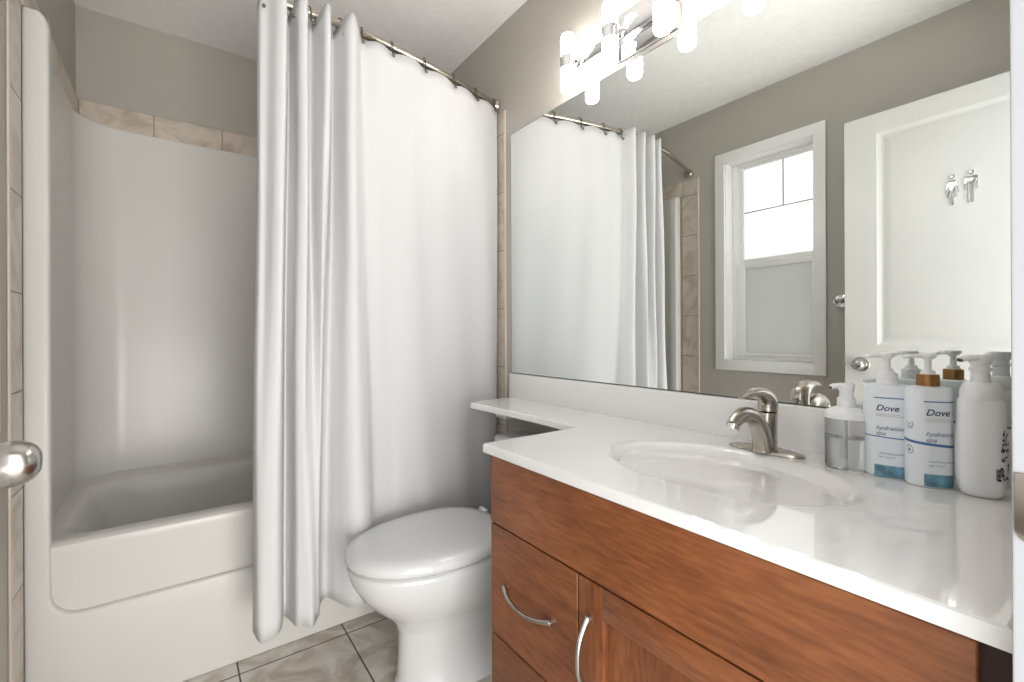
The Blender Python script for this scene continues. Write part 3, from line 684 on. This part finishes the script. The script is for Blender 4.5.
# --- clear glass dispenser
B = Body(1.093, .327, .0345, .0345, FACE, 2.3)
sd = thing('soap_dispenser', 'square clear glass soap dispenser with white pump, beside the faucet', 'soap dispenser', (B.c.x, B.c.y, ZK))
b = BM(); B.body(b, [(.90, ZK+.0006), (.98, ZK+.003), (1, ZK+.007), (1, ZK+.093), (.98, ZK+.097)]); 
B.body(b, [(.92, ZK+.0965), (.95, ZK+.094), (.95, ZK+.012), (.90, ZK+.007)]) if False else None
obj('glass_jar', b, 'glass', sd, sharp=45)
b = BM(); B.body(b, [(.90, ZK+.006), (.945, ZK+.010), (.945, ZK+.060)]); obj('liquid_soap', b, 'liquid', sd, sharp=45)
b = BM(); B.body(b, [(1.0, ZK+.0975), (1.02, ZK+.098), (1.02, ZK+.106), (.98, ZK+.110), (.72, ZK+.116), (.45, ZK+.120)]); obj('lid', b, 'plastic', sd, sharp=45)
b = BM(); B.cyl(b, [(0, ZK+.119), (.0150, ZK+.119), (.0150, ZK+.136), (.0125, ZK+.139), (0, ZK+.139)]); obj('collar', b, 'plastic', sd)
pump(B, sd, ZK+.138, ZK+.166, 0, 'plastic', LEFTW, .026, foam=True)
b = BM(); lathe(b, [(0, .02), (.002, .02), (.002, .095), (0, .095)], (B.c.x, B.c.y, ZK), 'Z', 10); obj('dip_tube', b, 'plastic', sd)
# --- two lotion bottles
def lotion(x, y, phi, h, label, gold, ls, ang2):
    B = Body(x, y, .0300 if gold else .0350, .0245, FACE+math.radians(phi), 2.5)
    t = thing('pump_bottle', label, 'bottle', (x, y, ZK), 'shampoo bottles on the counter')
    b = BM(); B.body(b, [(.93, ZK+.0004), (.985, ZK+.002), (1, ZK+.006), (1, ZK+h-.010), (.985, ZK+h-.004), (.94, ZK+h), (.55, ZK+h+.003)])
    bd = obj('bottle_body', b, 'matplastic', t, sharp=50)
    b = BM()
    if gold: B.cyl(b, [(0, ZK+h+.002), (.0150, ZK+h+.002), (.0150, ZK+h+.021), (.0140, ZK+h+.023), (0, ZK+h+.023)])
    else: B.cyl(b, [(0, ZK+h+.002), (.0158, ZK+h+.002), (.0158, ZK+h+.010), (.0150, ZK+h+.011), (.0158, ZK+h+.012), (.0150, ZK+h+.021), (.012, ZK+h+.024), (0, ZK+h+.024)])
    co = obj('collar', b, 'gold' if gold else 'plastic', t)
    if gold: co['label'] = 'copper coloured collar'
    b = BM(); B.cyl(b, [(0, ZK+h+.022), (.011, ZK+h+.022), (.0085, ZK+h+.030), (0, ZK+h+.032)]); obj('neck', b, 'plastic', t)
    pump(B, t, ZK+h+.030, ZK+h+.060, 0, 'plastic', ang2, .034)
    b = BM(); B.text(b, 'Dove', .0155, ls, ZK+h-.046, .30, .0002, .92); obj('brand_print', b, 'ink', bd, recalc=False)
    b = BM(); B.text(b, 'hydration', .0105, ls, ZK+h-.081, .35, .0001); B.text(b, 'spa', .0105, ls, ZK+h-.091, .35, .0001)
    obj('product_print', b, 'grey_ink', bd, recalc=False); b = BM()
    B.text(b, 'nourishing shampoo' if gold else 'nourishing conditioner', .0050, ls+.004, ZK+h-.1255, 0)
    B.text(b, 'light moisture', .0040, ls+.004, ZK+h-.132, 0)
    obj('small_print', b, 'grey_ink', bd, recalc=False)
    b = BM(); B.rect(b, ls, ls+.042, ZK+h-.0560, ZK+h-.0553); B.text(b, 'nutritive solutions', .0045, ls, ZK+h-.0535, 0); obj('tan_print', b, 'tan_ink', bd, recalc=False)
    b = BM(); B.rect(b, ls-.002, ls+.045, ZK+h-.0235, ZK+h-.0215)
    obj('blue_line', b, 'blue_ink', bd, recalc=False); b = BM()
    if gold: B.rect(b, -.052, ls+.050, ZK+h-.0935, ZK+h-.0890, slope=-.085, n=30, off=.0003)
    else: B.rect(b, -.052, .050, ZK+h-.0935, ZK+h-.0915, slope=-.045, n=30, off=.0003)
    obj('blue_stripe', b, 'blue_ink', bd, recalc=False)
    b = BM(); B.rect(b, ls-.002, ls+.045, ZK+h-.167, ZK+h-.146); obj('blue_panel', b, 'teal_ink', bd, recalc=False)
    b = BM(); B.surf(0, 0)
    lf = [B.surf(ls+.0475+.004*math.cos(a), ZK+h-.041+.0022*math.sin(a)+.2*.004*math.cos(a)) for a in [2*PI*k/12 for k in range(12)]]
    b.faces.new([b.verts.new(p) for p in lf]); obj('leaf_print', b, 'green_ink', bd, recalc=False)
    if gold:
        for (cx_, cz_) in ((ls-.022, h-.064), (ls-.022, h-.108)):
            b = BM()
            if cz_ > h-.08:
                for zz, w_ in ((h-.063, .007), (h-.0665, .008)): B.rect(b, cx_-.003, cx_-.003+w_, ZK+zz-.0005, ZK+zz+.0005, n=4)
            else: B.rect(b, cx_-.0022, cx_+.0022, ZK+h-.111, ZK+h-.106, n=2)
            for k in range(14):
                a0, a1 = 2*PI*k/14, 2*PI*(k+1)/14
                if cz_ > h-.08 and k in (2, 3, 4): continue
                b.faces.new([b.verts.new(B.surf(cx_+q*math.cos(a), ZK+cz_+q*math.sin(a)*1.15)) for q, a in ((.0058, a0), (.0068, a0), (.0068, a1), (.0058, a1))])
            obj('side_icon', b, 'grey_ink', bd, recalc=False)
    else:
        b = BM()
        for k in range(7): B.rect(b, -.046+(k % 2)*.001, -.0435+(k % 3)*.0006, ZK+h-.130+k*.0045, ZK+h-.127+k*.0045, n=2)
        obj('side_print', b, 'grey_ink', bd, recalc=False)
    return t
lotion(1.099, .2665, 4, .168, 'white pump bottle with white collar, between glass dispenser and copper collared bottle', False, -.017, math.radians(125))
lotion(1.083, .2085, 22, .170, 'white pump bottle with copper collar on the countertop', True, -.013, math.radians(125))
# --- foam pump bottle
B = Body(1.082, .1465, .0290, .0245, FACE+math.radians(10), 2.6)
fb = thing('foam_bottle', 'plain white foam pump bottle with grey print, nearest the doorway', 'bottle', (B.c.x, B.c.y, ZK))
h = .158
b = BM(); B.body(b, [(.66, ZK+.0004), (.78, ZK+.002), (.90, ZK+.010), (.97, ZK+.024), (1.0, ZK+.045), (1.0, ZK+.075), (.95, ZK+.115), (.93, ZK+h-.016), (.92, ZK+h-.006), (.86, ZK+h), (.5, ZK+h+.001)]); fbb = obj('bottle_body', b, 'foamplastic', fb, sharp=50)
b = BM(); B.cyl(b, [(0, ZK+h-.002), (.0235, ZK+h-.002), (.0245, ZK+h+.004), (.0240, ZK+h+.012), (.0215, ZK+h+.021), (.018, ZK+h+.026), (0, ZK+h+.026)]); obj('collar', b, 'plastic', fb)
b = BM(); B.cyl(b, [(0, ZK+h+.024), (.0115, ZK+h+.024), (.0110, ZK+h+.044), (.0135, ZK+h+.046), (.0135, ZK+h+.050), (0, ZK+h+.050)]); obj('neck', b, 'plastic', fb)
pump(B, fb, ZK+h+.045, ZK+h+.071, 0, 'plastic', math.radians(140), .030, foam=True)
b = BM(); random.seed(9)
for k in range(70):
    zz = random.uniform(.030, .112); sp0 = .011+.008*abs((zz-.03)/.08)**.8; d0 = random.uniform(sp0, .032); hh = random.uniform(.0015, .005); ww = random.uniform(.0008, .0032)
    B.rect(b, d0, d0+ww, ZK+zz, ZK+zz+hh, n=1, off=.0006)
for k in range(9): B.rect(b, .011+k*.0011, .0117+k*.0011, ZK+.032+k*.001, ZK+.050, n=1, off=.0006)
pr = obj('printed_pattern', b, 'black_ink', fbb, recalc=False); pr['label'] = 'dark grey line drawing down the right side'
